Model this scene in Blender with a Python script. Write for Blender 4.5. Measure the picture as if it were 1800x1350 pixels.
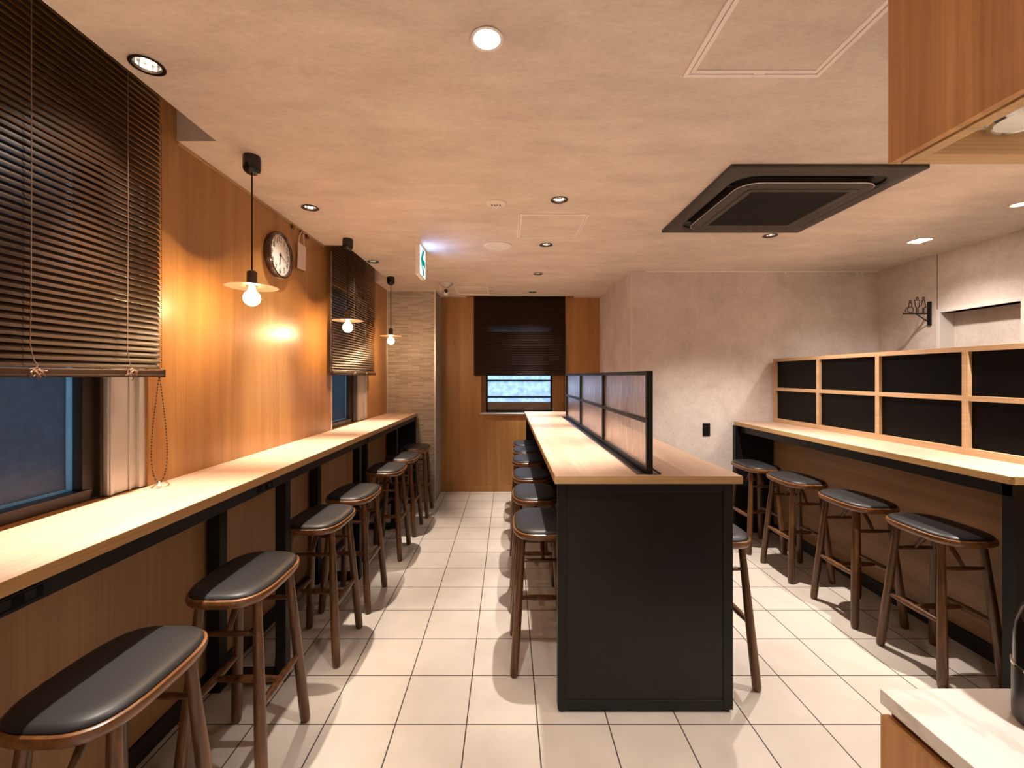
import bpy, bmesh, math, random
from mathutils import Vector, Matrix
random.seed(7)
for o in list(bpy.data.objects): bpy.data.objects.remove(o, do_unlink=True)
SC = bpy.context.scene
COL = SC.collection
PI = math.pi
# ---------------------------------------------------------------- camera
EYE = 1.471
CEIL = 2.471
cd = bpy.data.cameras.new('camera'); cam = bpy.data.objects.new('camera', cd); COL.objects.link(cam)
cam.location = (0, 0, EYE); cam.rotation_euler = (PI/2, 0, 0)
cd.sensor_width = 36; cd.lens = 768/1800*36
cd.shift_x = (900-892.5)/1800; cd.shift_y = (661-675)/1800
cd.clip_start = 0.02
SC.camera = cam
# ---------------------------------------------------------------- world: blue dusk outside
w = bpy.data.worlds.new('dusk'); SC.world = w; w.use_nodes = True
bg = w.node_tree.nodes['Background']
bg.inputs[0].default_value = (0.15, 0.32, 0.50, 1); bg.inputs[1].default_value = 0.85
SC.view_settings.view_transform = 'Standard'; SC.view_settings.look = 'None'
SC.view_settings.gamma = 1; SC.view_settings.use_curve_mapping = False
SC.view_settings.exposure = 0.3
WARM = (1.0, 0.87, 0.74)
NEUT = (1.0, 0.885, 0.785)

# ---------------------------------------------------------------- materials
def srgb(r, g, b):
    f = lambda c: (c/255/12.92) if c/255 <= .04045 else ((c/255+.055)/1.055)**2.4
    return (f(r), f(g), f(b), 1)
def mat(name, col, rough=.5, metal=0, spec=.5, coat=0):
    m = bpy.data.materials.new(name); m.use_nodes = True
    b = m.node_tree.nodes['Principled BSDF']
    b.inputs['Base Color'].default_value = col if len(col) == 4 else (*col, 1)
    b.inputs['Roughness'].default_value = rough; b.inputs['Metallic'].default_value = metal
    b.inputs['Specular IOR Level'].default_value = spec; b.inputs['Coat Weight'].default_value = coat
    return m
def N(m, t, **k):
    n = m.node_tree.nodes.new(t)
    for a, v in k.items(): setattr(n, a, v)
    return n
def L(m, a, b): m.node_tree.links.new(a, b)
def coords(m, scale=(1,1,1), rot=(0,0,0), loc=(0,0,0)):
    tc = N(m, 'ShaderNodeTexCoord'); mp = N(m, 'ShaderNodeMapping')
    mp.inputs['Scale'].default_value = scale; mp.inputs['Rotation'].default_value = rot; mp.inputs['Location'].default_value = loc
    L(m, tc.outputs['Object'], mp.inputs['Vector']); return mp.outputs['Vector']
def ramp(m, fac, stops):
    r = N(m, 'ShaderNodeValToRGB'); e = r.color_ramp.elements
    while len(e) < len(stops): e.new(.5)
    for i, (p, c) in enumerate(stops): e[i].position = p; e[i].color = c
    L(m, fac, r.inputs[0]); return r.outputs[0]
def noise(m, vec, scale, detail=4, rough=.55, dist=0):
    n = N(m, 'ShaderNodeTexNoise'); n.inputs['Scale'].default_value = scale; n.inputs['Detail'].default_value = detail
    n.inputs['Roughness'].default_value = rough; n.inputs['Distortion'].default_value = dist
    L(m, vec, n.inputs['Vector']); return n.outputs['Fac']
def mixc(m, f, a, b, mode='MIX'):
    x = N(m, 'ShaderNodeMix', data_type='RGBA', blend_type=mode)
    if isinstance(f, float): x.inputs[0].default_value = f
    else: L(m, f, x.inputs[0])
    for i, v in ((6, a), (7, b)):
        if isinstance(v, tuple): x.inputs[i].default_value = v
        else: L(m, v, x.inputs[i])
    return x.outputs[2]
def bump(m, h, strength, dist=.001):
    bn = N(m, 'ShaderNodeBump'); bn.inputs['Strength'].default_value = strength; bn.inputs['Distance'].default_value = dist
    L(m, h, bn.inputs['Height']); L(m, bn.outputs['Normal'], m.node_tree.nodes['Principled BSDF'].inputs['Normal'])
def wood(name, light, dark, axis='Z', rough=.38, fine=1.0, broad=1.0, seed=0., coat=0.0, spec=.5):
    m = mat(name, light, rough, coat=coat, spec=spec)
    s = [1, 1, 1]; s['XYZ'.index(axis)] = .045
    v = coords(m, tuple(s), loc=(seed, seed*.7, seed*1.3))
    n1 = noise(m, v, 9*broad, 5, .6, .6)
    s2 = [1, 1, 1]; s2['XYZ'.index(axis)] = .012
    v2 = coords(m, tuple(s2), loc=(seed*2, seed, seed))
    n2 = noise(m, v2, 190*fine, 3, .7)
    md = tuple((a+b)/2 for a, b in zip(light, dark))
    c1 = ramp(m, n1, [(.32, dark), (.5, md), (.64, light)])
    c2 = ramp(m, n2, [(.36, (.80, .76, .72, 1)), (.58, (1, 1, 1, 1))])
    c = mixc(m, .75, c1, c2, 'MULTIPLY')
    L(m, c, m.node_tree.nodes['Principled BSDF'].inputs['Base Color'])
    bump(m, n2, .12)
    return m
def plaster(name, a, b, scale=3, rough=.75, st=.25, sx=(1,1,1)):
    m = mat(name, a, rough)
    v = coords(m, sx)
    n1 = noise(m, v, scale, 6, .68, .25); n2 = noise(m, v, scale*14, 5, .7)
    f = mixc(m, .35, n1, n2)
    c = ramp(m, f, [(.36, b), (.62, a)])
    L(m, c, m.node_tree.nodes['Principled BSDF'].inputs['Base Color'])
    bump(m, n2, st, .002)
    return m
def emit(name, col, s):
    m = bpy.data.materials.new(name); m.use_nodes = True; nt = m.node_tree; nt.nodes.clear()
    e = nt.nodes.new('ShaderNodeEmission'); o = nt.nodes.new('ShaderNodeOutputMaterial')
    e.inputs[0].default_value = (*col, 1); e.inputs[1].default_value = s; nt.links.new(e.outputs[0], o.inputs[0]); return m

M = {}
M['ceiling'] = plaster('ceiling paper', (.81, .715, .615, 1), (.62, .53, .452, 1), 2.6, .8, .3, (1, 2.2, 1))
M['wall'] = plaster('mottled plaster paper', (.755, .665, .61, 1), (.56, .48, .44, 1), 3.2, .8, .3)
M['white'] = mat('white paint', (.72, .68, .64, 1), .5)
M['woodwall'] = wood('oak wall laminate', (0.4576, 0.2332, 0.0774, 1), (0.352, 0.1672, 0.0528, 1), 'Z', .35, 1, 1, 1.1)
M['woodlow'] = wood('oak low panel', (0.4232, 0.2484, 0.115, 1), (0.3496, 0.1932, 0.0874, 1), 'Z', .42, 1, 1, 3.3)
M['woodright'] = wood('oak horizontal panel', (0.4048, 0.2376, 0.1144, 1), (0.2904, 0.1584, 0.0704, 1), 'Y', .42, .7, 1.4, 2.2)
M['top'] = wood('oak counter laminate', (0.6552, 0.4704, 0.3528, 1), (0.546, 0.3654, 0.2562, 1), 'Y', .33, .8, 1, 5.5)
M['topedge'] = wood('oak counter edge band', (0.5808, 0.3696, 0.1672, 1), (0.484, 0.2904, 0.1188, 1), 'Y', .4, 1.2, 1.5, 6.5)
M['topedgex'] = wood('oak counter end band', (.66, .44, .215, 1), (.55, .345, .155, 1), 'X', .4, 1.2, 1.5, 6.5)
M['frameoak'] = wood('pale oak frame', (0.576, 0.378, 0.216, 1), (0.486, 0.297, 0.1575, 1), 'Y', .42, 1, 1.4, 4.5)
M['cabinet'] = wood('oak cabinet front', (0.6992, 0.3864, 0.1564, 1), (0.4784, 0.23, 0.0782, 1), 'Z', .45, .8, 1.3, 9.1)
M['cabinetx'] = wood('oak canopy rail', (.68, .44, .21, 1), (.50, .29, .12, 1), 'X', .40, .8, 1.3, 8.1)
M['dark_wood'] = wood('walnut stained ash', (0.17, 0.068, 0.0187, 1), (0.0467, 0.0179, 0.0051, 1), 'Z', .34, .8, 6, 2.7, .15)
M['dark_rim'] = wood('walnut stained bentwood rim', (0.2295, 0.0918, 0.0272, 1), (0.102, 0.0391, 0.0119, 1), 'Y', .30, .8, 4, 1.7, .2)
M['leather'] = mat('black leatherette', (.019, .018, .019, 1), .42, 0, .32)
bump(M['leather'], noise(M['leather'], coords(M['leather']), 260, 3), .10)
M['black'] = mat('black steel', (.007, .007, .007, 1), .45, 0, .3)
M['blackgloss'] = mat('black gloss', (.010, .010, .011, 1), .14)
M['blackpanel'] = mat('black laminate panel', (.003, .0028, .0028, 1), .34, 0, .10)
M['endpanel'] = mat('black rolled steel sheet', (.014, .012, .012, 1), .30, 0, .3)
_m = M['endpanel']; _n = noise(_m, coords(_m), 5, 6, .7, 1.0)
L(_m, ramp(_m, _n, [(.3, (.008, .0075, .008, 1)), (.7, (.013, .011, .0105, 1))]), _m.node_tree.nodes['Principled BSDF'].inputs['Base Color'])
L(_m, ramp(_m, _n, [(.3, (.30, .30, .30, 1)), (.7, (.40, .40, .40, 1))]), _m.node_tree.nodes['Principled BSDF'].inputs['Roughness'])
M['chrome'] = mat('chrome', (.85, .83, .80, 1), .10, 1)
M['facet'] = mat('faceted reflector', (.9, .88, .86, 1), .16, 1)
M['alu'] = mat('pale aluminium', (.70, .66, .62, 1), .34, .55)
M['darkalu'] = mat('bronze aluminium', (.055, .042, .034, 1), .34, .6)
M['slat'] = mat('brown slat', (.040, .020, .010, 1), .40, .0, .22)
M['slatdark'] = mat('dark brown slat', (.026, .014, .009, 1), .6, .0, .15)
M['cord'] = mat('brown cord', (.22, .12, .07, 1), .7)
M['skirt'] = mat('black skirting', (.012, .011, .011, 1), .5)
M['acbody'] = mat('dark brown plastic', (.040, .031, .025, 1), .42)
M['acgrille'] = mat('black grille', (.006, .006, .006, 1), .6)
M['plastic'] = mat('ivory plastic', (.93, .87, .77, 1), .4)
M['whiteplastic'] = mat('white plastic', (.90, .86, .82, 1), .35)
M['clockface'] = mat('clock face', (.72, .68, .62, 1), .45)
M['clockrim'] = mat('brown clock rim', (.05, .022, .012, 1), .2, 0, .5, .5)
M['ink'] = mat('black ink', (.012, .012, .012, 1), .5)
M['tag'] = mat('white paper tag', (.72, .62, .60, 1), .35)
M['trimring'] = mat('dark bronze ring', (.06, .04, .03, 1), .3, .8)
M['shadewhite'] = mat('white enamel shade', (.26, .18, .14, 1), .35)
M['socketm'] = mat('dark bronze socket', (.10, .065, .045, 1), .35, .4)
M['jug'] = mat('satin black jug', (.018, .017, .016, 1), .33)
M['bulb'] = emit('glowing bulb', (1, .58, .26), 28)
M['lampon'] = emit('downlight lamp', (1, .84, .66), 60)
M['lampin'] = emit('lamp inside reflector', (1, .84, .66), 9)
M['lampdim'] = emit('downlight lamp side glow', (1, .80, .62), 5)
M['signlit'] = emit('lit sign face', (.80, .92, 1.0), 1.2)
M['signgreen'] = emit('lit green arrow', (.0, .34, .22), .75)
M['stonewhite'] = mat('marble', (.80, .77, .73, 1), .25)
_m = M['stonewhite']; _v = coords(_m, (1, .45, 1), (0, 0, .5))
_n = noise(_m, _v, 3.2, 7, .55, 1.2)
L(_m, ramp(_m, _n, [(.40, (.88, .86, .83, 1)), (.48, (.85, .825, .79, 1)), (.51, (.72, .68, .64, 1)), (.54, (.85, .83, .80, 1)), (.7, (.90, .88, .855, 1))]), _m.node_tree.nodes['Principled BSDF'].inputs['Base Color'])
# floor tiles
def floor_mat():
    m = mat('ceramic floor tile', (.62, .54, .46, 1), .34)
    tc = N(m, 'ShaderNodeNewGeometry'); sp = N(m, 'ShaderNodeSeparateXYZ'); L(m, tc.outputs['Position'], sp.inputs[0])
    def ma(op, a, b=None, c=None):
        x = N(m, 'ShaderNodeMath', operation=op)
        for i, v in enumerate((a, b, c)):
            if v is None: continue
            if isinstance(v, (int, float)): x.inputs[i].default_value = v
            else: L(m, v, x.inputs[i])
        return x.outputs[0]
    masks, ids = [], []
    for ax, off in ((0, -.174+9), (1, 1.8455+9)):
        t = ma('DIVIDE', ma('ADD', sp.outputs[ax], 18-off), .3)
        fr = ma('FRACT', t); ids.append(ma('FLOOR', t))
        d = ma('MINIMUM', fr, ma('SUBTRACT', 1, fr))
        masks.append(ma('MULTIPLY', d, 100))
    e = ma('MINIMUM', masks[0], masks[1])
    mr = N(m, 'ShaderNodeMapRange'); mr.inputs[1].default_value = .72; mr.inputs[2].default_value = 1.05; L(m, e, mr.inputs[0])
    cb = N(m, 'ShaderNodeCombineXYZ'); L(m, ids[0], cb.inputs[0]); L(m, ids[1], cb.inputs[1])
    wn = N(m, 'ShaderNodeTexWhiteNoise', noise_dimensions='2D'); L(m, cb.outputs[0], wn.inputs['Vector'])
    tc2 = N(m, 'ShaderNodeTexCoord')
    n1 = noise(m, tc2.outputs['Object'], 5, 6, .6, .3)
    base = ramp(m, n1, [(.3, (0.4708, 0.418, 0.3652, 1)), (.7, (0.5324, 0.4752, 0.418, 1))])
    tone = ramp(m, wn.outputs['Value'], [(0, (.93, .93, .93, 1)), (1, (1, 1, 1, 1))])
    c = mixc(m, 1.0, base, tone, 'MULTIPLY')
    c = mixc(m, mr.outputs[0], (.035, .026, .020, 1), c)
    L(m, c, m.node_tree.nodes['Principled BSDF'].inputs['Base Color'])
    rr = ramp(m, mr.outputs[0], [(0, (.8, .8, .8, 1)), (1, (.34, .34, .34, 1))])
    L(m, rr, m.node_tree.nodes['Principled BSDF'].inputs['Roughness'])
    bump(m, mr.outputs[0], .5, .0015)
    return m
M['floor'] = floor_mat()
def mosaic():
    m = mat('stacked strip mosaic', (.4, .36, .31, 1), .5)
    v = coords(m, (1, 1, 1), (PI/2, 0, 0))
    b = N(m, 'ShaderNodeTexBrick'); b.offset = .37; b.offset_frequency = 2; b.squash = 1
    b.inputs['Color1'].default_value = (0.44, 0.3784, 0.3344, 1); b.inputs['Color2'].default_value = (0.264, 0.22, 0.1892, 1)
    b.inputs['Mortar'].default_value = (.27, .24, .21, 1)
    b.inputs['Scale'].default_value = 1; b.inputs['Mortar Size'].default_value = .0012
    b.inputs['Brick Width'].default_value = .14; b.inputs['Row Height'].default_value = .0165; b.inputs['Bias'].default_value = 0
    L(m, v, b.inputs['Vector']); L(m, b.outputs['Color'], m.node_tree.nodes['Principled BSDF'].inputs['Base Color'])
    bump(m, b.outputs['Color'], .5, .004)
    return m
M['mosaic'] = mosaic()
M['stonegrey'] = plaster('rough grey stone', (.42, .37, .33, 1), (.16, .14, .13, 1), 22, .8, .6)
def paneglass(name, col, rough, nscale, lo, hi, sx=(1,1,1)):
    m = bpy.data.materials.new(name); m.use_nodes = True; nt = m.node_tree; nt.nodes.clear()
    o = nt.nodes.new('ShaderNodeOutputMaterial'); t = nt.nodes.new('ShaderNodeBsdfTranslucent'); g = nt.nodes.new('ShaderNodeBsdfGlossy')
    mx = nt.nodes.new('ShaderNodeMixShader'); mx.inputs[0].default_value = .07; g.inputs['Roughness'].default_value = rough
    v = coords(m, sx); n = noise(m, v, nscale, 5, .65, .4)
    c = ramp(m, n, [(.35, tuple(x*lo for x in col)+(1,)), (.65, tuple(x*hi for x in col)+(1,))])
    L(m, c, t.inputs[0]); L(m, t.outputs[0], mx.inputs[1]); L(m, g.outputs[0], mx.inputs[2]); L(m, mx.outputs[0], o.inputs[0])
    return m
M['frost'] = paneglass('frosted dusk glass', (.36, .39, .42), .35, 30, .8, 1.0)
M['edgeglow'] = paneglass('painted glow line at the glass edge', (.95, 1, 1), .3, 30, .9, 1.0)  # paler glass tone paints the light blue glow line along the pane edge
M['frost3'] = paneglass('patterned frosted glass', (.80, .84, .9), .35, 16, .68, 1.0)
M['film'] = paneglass('brown window film', (.30, .16, .09), .4, 20, .8, 1.0)
def rainglass():
    m = bpy.data.materials.new('rain patterned glass'); m.use_nodes = True; nt = m.node_tree; nt.nodes.clear()
    o = nt.nodes.new('ShaderNodeOutputMaterial')
    v = coords(m, (1, 1, .14)); n = noise(m, v, 30, 7, .72, 1.2)
    bn = N(m, 'ShaderNodeBump'); bn.inputs['Strength'].default_value = .8; bn.inputs['Distance'].default_value = .003; L(m, n, bn.inputs['Height'])
    g = nt.nodes.new('ShaderNodeBsdfGlossy'); g.inputs['Roughness'].default_value = .14; g.inputs['Color'].default_value = (.95, .92, .9, 1); L(m, bn.outputs[0], g.inputs['Normal'])
    tl = nt.nodes.new('ShaderNodeBsdfTransparent'); tl.inputs['Color'].default_value = (.93, .91, .90, 1)
    df = nt.nodes.new('ShaderNodeBsdfTranslucent'); df.inputs['Color'].default_value = (.6, .5, .44, 1)
    d2 = nt.nodes.new('ShaderNodeBsdfDiffuse'); d2.inputs['Color'].default_value = (.62, .47, .38, 1)
    a = nt.nodes.new('ShaderNodeMixShader'); a.inputs[0].default_value = .6; L(m, df.outputs[0], a.inputs[1]); L(m, d2.outputs[0], a.inputs[2])
    m1 = nt.nodes.new('ShaderNodeMixShader'); L(m, ramp(m, n, [(.42, (.02, .02, .02, 1)), (.62, (.42, .42, .42, 1))]), m1.inputs[0])
    L(m, tl.outputs[0], m1.inputs[1]); L(m, a.outputs[0], m1.inputs[2])
    lw = nt.nodes.new('ShaderNodeLayerWeight'); lw.inputs['Blend'].default_value = .42
    fr = ramp(m, lw.outputs['Facing'], [(.2, (.05, .05, .05, 1)), (.95, (.55, .55, .55, 1))])
    m2 = nt.nodes.new('ShaderNodeMixShader'); L(m, fr, m2.inputs[0]); L(m, m1.outputs[0], m2.inputs[1]); L(m, g.outputs[0], m2.inputs[2])
    L(m, m2.outputs[0], o.inputs[0]); return m
M['rain'] = rainglass()

# ---------------------------------------------------------------- mesh helpers
class MB:
    def __init__(s): s.bm = bmesh.new()
    def box(s, x0, x1, y0, y1, z0, z1, bev=0, seg=2):
        t = bmesh.new()
        r = bmesh.ops.create_cube(t, size=1)
        for v in t.verts:
            v.co = Vector(((x0+x1)/2+v.co.x*(x1-x0), (y0+y1)/2+v.co.y*(y1-y0), (z0+z1)/2+v.co.z*(z1-z0)))
        if bev: bmesh.ops.bevel(t, geom=list(t.edges), offset=bev, segments=seg, affect='EDGES', profile=.5)
        s.merge(t); return s
    def merge(s, t, mx=None):
        if mx: bmesh.ops.transform(t, matrix=mx, verts=t.verts)
        me = bpy.data.meshes.new('t'); t.to_mesh(me); s.bm.from_mesh(me); bpy.data.meshes.remove(me); t.free()
    def rings(s, rings, cap0=True, cap1=True, closed=True):
        vs = [[s.bm.verts.new(p) for p in r] for r in rings]
        n = len(vs[0])
        for a, b in zip(vs, vs[1:]):
            for i in range(n if closed else n-1):
                j = (i+1) % n
                s.bm.faces.new((a[i], a[j], b[j], b[i]))
        if cap0: s.bm.faces.new(list(reversed(vs[0])))
        if cap1: s.bm.faces.new(vs[-1])
        return s
    def lathe(s, prof, c=(0,0,0), n=32, axis='Z', cap=True):
        R = []
        for r, h in prof:
            ring = []
            for i in range(n):
                a = 2*PI*i/n; u, v = r*math.cos(a), r*math.sin(a)
                if axis == 'Z': p = (c[0]+u, c[1]+v, c[2]+h)
                elif axis == 'X': p = (c[0]+h, c[1]+u, c[2]+v)
                else: p = (c[0]+v, c[1]+h, c[2]+u)
                ring.append(p)
            R.append(ring)
        return s.rings(R, cap, cap)
    def tube(s, pts, rad, n=10, cap=True):
        pts = [Vector(p) for p in pts]; k = len(pts)
        if not isinstance(rad, (list, tuple)): rad = [rad]*k
        R = []; up = None
        for i, p in enumerate(pts):
            d = (pts[min(i+1, k-1)]-pts[max(i-1, 0)]).normalized()
            if up is None: up = Vector((0, 0, 1)) if abs(d.z) < .9 else Vector((1, 0, 0))
            x = d.cross(up)
            if x.length < 1e-5: x = d.cross(Vector((0, 1, 0)))
            x.normalize(); y = d.cross(x).normalized(); up = x.cross(d).normalized()
            R.append([p+x*rad[i]*math.cos(2*PI*j/n)+y*rad[i]*math.sin(2*PI*j/n) for j in range(n)])
        return s.rings(R, cap, cap)
    def poly(s, pts, axis, a, b):
        def P(u, v, h): return {'X': (h, u, v), 'Y': (u, h, v), 'Z': (u, v, h)}[axis]
        return s.rings([[P(u, v, a) for u, v in pts], [P(u, v, b) for u, v in pts]])
    def build(s, name, m, parent=None, smooth=False, loc=None):
        bmesh.ops.recalc_face_normals(s.bm, faces=s.bm.faces)
        me = bpy.data.meshes.new(name); 
        off = Vector((0,0,0))
        if parent is not None:
            off = parent_world(parent)
        elif loc is not None: off = Vector(loc)
        if off.length: bmesh.ops.translate(s.bm, vec=-off, verts=s.bm.verts)
        s.bm.to_mesh(me); s.bm.free()
        me.materials.append(m if not isinstance(m, str) else M[m])
        o = bpy.data.objects.new(name, me); COL.objects.link(o)
        if parent is not None: o.parent = parent
        elif loc is not None: o.location = loc
        if smooth:
            for p in me.polygons: p.use_smooth = True
            try: me.set_sharp_from_angle(angle=math.radians(38))
            except Exception: pass
        return o
def parent_world(p):
    v = Vector((0,0,0))
    while p is not None: v += Vector(p.location); p = p.parent
    return v
def tag(o, label=None, cat=None, group=None, kind=None):
    if label: o['label'] = label
    if cat: o['category'] = cat
    if group: o['group'] = group
    if kind: o['kind'] = kind
    return o
def thing(name, loc, label=None, cat=None, group=None, kind=None):
    o = bpy.data.objects.new(name, None); COL.objects.link(o); o.location = loc; o.empty_display_size = .05
    return tag(o, label, cat, group, kind)
def copy_tree(o, parent=None):
    c = o.copy(); COL.objects.link(c)
    if parent is not None: c.parent = parent
    for ch in [x for x in bpy.data.objects if x.parent == o]: copy_tree(ch, c)
    return c
def struct(o, label): return tag(o, label, None, None, 'structure')
def rrect(cx, cy, hx, hy, r, n=8):
    P = []
    for qx, qy, a0 in ((1, 1, 0), (-1, 1, PI/2), (-1, -1, PI), (1, -1, 1.5*PI)):
        for i in range(n+1):
            a = a0+PI/2*i/n; P.append((cx+qx*(hx-r)+r*math.cos(a), cy+qy*(hy-r)+r*math.sin(a)))
    return P
def textmesh(body, size, ext=.0004):
    c = bpy.data.curves.new('t', 'FONT'); c.body = body; c.size = size; c.extrude = ext; c.align_x = 'CENTER'; c.align_y = 'CENTER'
    o = bpy.data.objects.new('t', c); COL.objects.link(o); bpy.context.view_layer.update()
    dg = bpy.context.evaluated_depsgraph_get(); me = bpy.data.meshes.new_from_object(o.evaluated_get(dg))
    bm = bmesh.new(); bm.from_mesh(me); bpy.data.objects.remove(o, do_unlink=True); bpy.data.curves.remove(c); bpy.data.meshes.remove(me)
    return bm
def light(name, kind, loc, parent, energy, col, rot=None, **k):
    d = bpy.data.lights.new(name, kind); d.energy = energy; d.color = col
    for a, v in k.items(): setattr(d, a, v)
    o = bpy.data.objects.new(name, d); COL.objects.link(o)
    if parent is not None: o.parent = parent; o.location = Vector(loc)-parent_world(parent)
    else: o.location = loc
    if rot: o.rotation_euler = rot
    return o

# ================================================================ ROOM SHELL
XL, XR = -1.409, 3.52          # left and right wall faces
YE, YW, XC = 5.565, 4.15, 1.172 # far wall, plaster wall on the right, return wall
YB = -2.6
# floor
struct(MB().box(-1.65, 3.75, YB-.2, YE+.25, -.12, 0).build('floor', 'floor'), 'square cream ceramic floor tiles with dark joints')
# downlight list: x, y, power, spot size, type
DL = [(-1.158, 1.404, 'left'), (-1.174, 2.595, 'left'), (-1.176, 3.82, 'left'),
      (.292, 2.477, 'isl'), (.292, 3.325, 'isl'), (.297, 4.267, 'isl'), (.294, 5.19, 'isl'),
      (-.0615, 1.295, 'main'), (1.868, 3.109, 'right'), (2.98, 2.543, 'corr'),
      (-1.158, .25, 'near'), (2.36, 1.75, 'right'), (.9, -.6, 'behind'), (-.3, -.9, 'behind'), (2.4, -.4, 'behind')]  # this row: unseen fixtures, added to brighten the counters and the room
def boolean_cut(base, cutters):
    for c in cutters:
        md = base.modifiers.new('cut', 'BOOLEAN'); md.operation = 'DIFFERENCE'; md.solver = 'EXACT'; md.object = c
    bpy.context.view_layer.update()
    dg = bpy.context.evaluated_depsgraph_get(); me = bpy.data.meshes.new_from_object(base.evaluated_get(dg))
    mats = [s.material for s in base.material_slots]
    base.modifiers.clear(); base.data = me
    if not me.materials:
        for x in mats: me.materials.append(x)
    for c in cutters: bpy.data.objects.remove(c, do_unlink=True)
ceil = MB().box(-1.65, 3.75, YB-.2, YE+.25, CEIL, CEIL+.20).build('ceiling', 'ceiling')
struct(ceil, 'mottled beige papered ceiling')
cb = MB()
for x, y, _ in DL: cb.lathe([(.043, -.02), (.043, .085)], (x, y, CEIL), 32)
c1 = cb.build('cut', 'ceiling')
cb = MB(); cb.box(-1.47, -1.24, -.4, 1.86, CEIL-.05, CEIL+.16); cb.box(-1.47, -1.24, 3.34, 4.63, CEIL-.05, CEIL+.16); cb.box(-.53, .84, 5.475, 5.60, CEIL-.05, CEIL+.14)
c2 = cb.build('cut', 'ceiling')
boolean_cut(ceil, [c1, c2])

# left wall with two window openings (oak laminate above the counter)
TH = .24
W1 = (-.30, 1.712); W2 = (3.497, 4.42); WZ = (1.042, 2.22)
wl = MB()
for y0, y1 in ((YB, W1[0]), (W1[1], W2[0]), (W2[1], YE)):
    wl.box(XL-TH, XL, y0, y1, 1.0, CEIL+.18)
for y0, y1 in (W1, W2):
    wl.box(XL-TH, XL, y0, y1, 1.0, WZ[0]-.004); wl.box(XL-TH, XL, y0, y1, WZ[1], CEIL+.18)
struct(wl.build('wall_left', 'woodwall'), 'orange oak laminate wall above the left counter')
wl = MB(); wl.box(XL-TH, XL, YB, YE, 0, 1.0)
struct(wl.build('wall_left_lower', 'woodlow'), 'plain oak panelling under the left counter')
struct(MB().box(XL, XL+.012, YB, 5.10, 0, .085).build('baseboard_left', 'skirt'), 'black skirting along the left wall')
struct(MB().box(XL, XL+.004, 3.480, 3.497, 1.042, CEIL-.002).build('trim_1', 'alu'), 'thin pale metal edge strip beside the left wall blind')
tr = MB(); tr.box(XL, XL+.007, 1.86, 3.34, CEIL-.012, CEIL-.001)
struct(tr.build('trim_2', 'frameoak'), 'thin reveal strip where the oak wall meets the ceiling')
# tiled pier
wt = MB(); wt.box(XL, -.853, 5.10, YE, 0, CEIL)
struct(wt.build('wall_pier', 'mosaic'), 'corner pier faced with thin stacked beige tile strips')
struct(MB().box(-.853, -.846, 5.106, YE, 0, CEIL-.001).build('wall_pier_side', 'stonegrey'), 'rough grey stone side of the corner pier')
tr = MB(); tr.box(-.855, -.842, 5.094, 5.106, 0, CEIL-.012); tr.box(XL, -.842, 5.094, 5.102, CEIL-.012, CEIL-.001); tr.box(XL, XL+.008, 5.094, 5.10, 1.045, CEIL-.012)
struct(tr.build('trim_3', 'alu'), 'pale metal edge strips framing the tiled pier')
# far wall, oak, with window opening
O3 = (-.344, .745, .985, 2.12)
wf = MB()
wf.box(-.846, O3[0], YE, YE+.30, 0, CEIL+.18); wf.box(O3[1], XC+.1, YE, YE+.30, 0, CEIL+.18)
wf.box(O3[0], O3[1], YE, YE+.30, 0, O3[2]); wf.box(O3[0], O3[1], YE, YE+.30, O3[3], CEIL+.18)
struct(wf.build('wall_far', 'woodwall'), 'oak laminate end wall with a window')
struct(MB().box(-.846, XC, YE-.012, YE, 0, .075).build('baseboard_far', 'woodwall'), 'oak skirting of the end wall')
# return wall + plaster wall + right wall
wr = MB(); wr.box(XC, XC+.12, YW, YE+.2, 0, CEIL); struct(wr.build('wall_return', 'wall'), 'mottled plaster return wall beside the end window')
wr = MB(); wr.box(XC+.12, XR+.2, YW, YW+.15, 0, CEIL); wr.box(XC, XC+.12, YW-.001, YW, 0, CEIL)
struct(wr.build('wall_middle', 'wall'), 'mottled grey beige plaster wall behind the right counter')
struct(MB().box(XC-.004, XC+.010, YW-.006, YW-.001, 0, CEIL-.001).build('trim_4', 'white'), 'white corner bead on the plaster corner')
D = (2.985, 3.545, 1.985)   # door opening
wr = MB(); wr.box(XR, XR+.22, D[1], YW, 0, CEIL); wr.box(XR, XR+.22, YB, D[0], 0, CEIL); wr.box(XR, XR+.22, D[0], D[1], D[2], CEIL)
struct(wr.build('wall_right', 'wall'), 'mottled plaster right wall with a doorway')
struct(MB().box(XR-.0015, XR, 3.578, 3.582, D[2]+.03, CEIL-.001).build('trim_5', 'acbody'), 'fine vertical joint in the right wall')
dr = thing('door_1', (XR+.05, (D[0]+D[1])/2, 0), 'pale door set back in a white frame in the right wall', None, None, 'structure')
f = MB(); f.box(XR-.014, XR+.1, D[1]-.001, D[1]+.03, 0, D[2]+.03); f.box(XR-.014, XR+.1, D[0]-.03, D[0]+.001, 0, D[2]+.03); f.box(XR-.014, XR+.1, D[0], D[1], D[2], D[2]+.03)
f.build('door_frame', 'white', dr)
MB().box(XR+.10, XR+.14, D[0]-.02, D[1]+.02, .005, D[2]+.02).build('door_leaf', 'wall', dr)
# behind the camera
struct(MB().box(-1.65, XR+.2, YB-.15, YB, 0, CEIL).build('wall_behind', 'wall'), 'plaster wall behind the camera')

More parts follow.
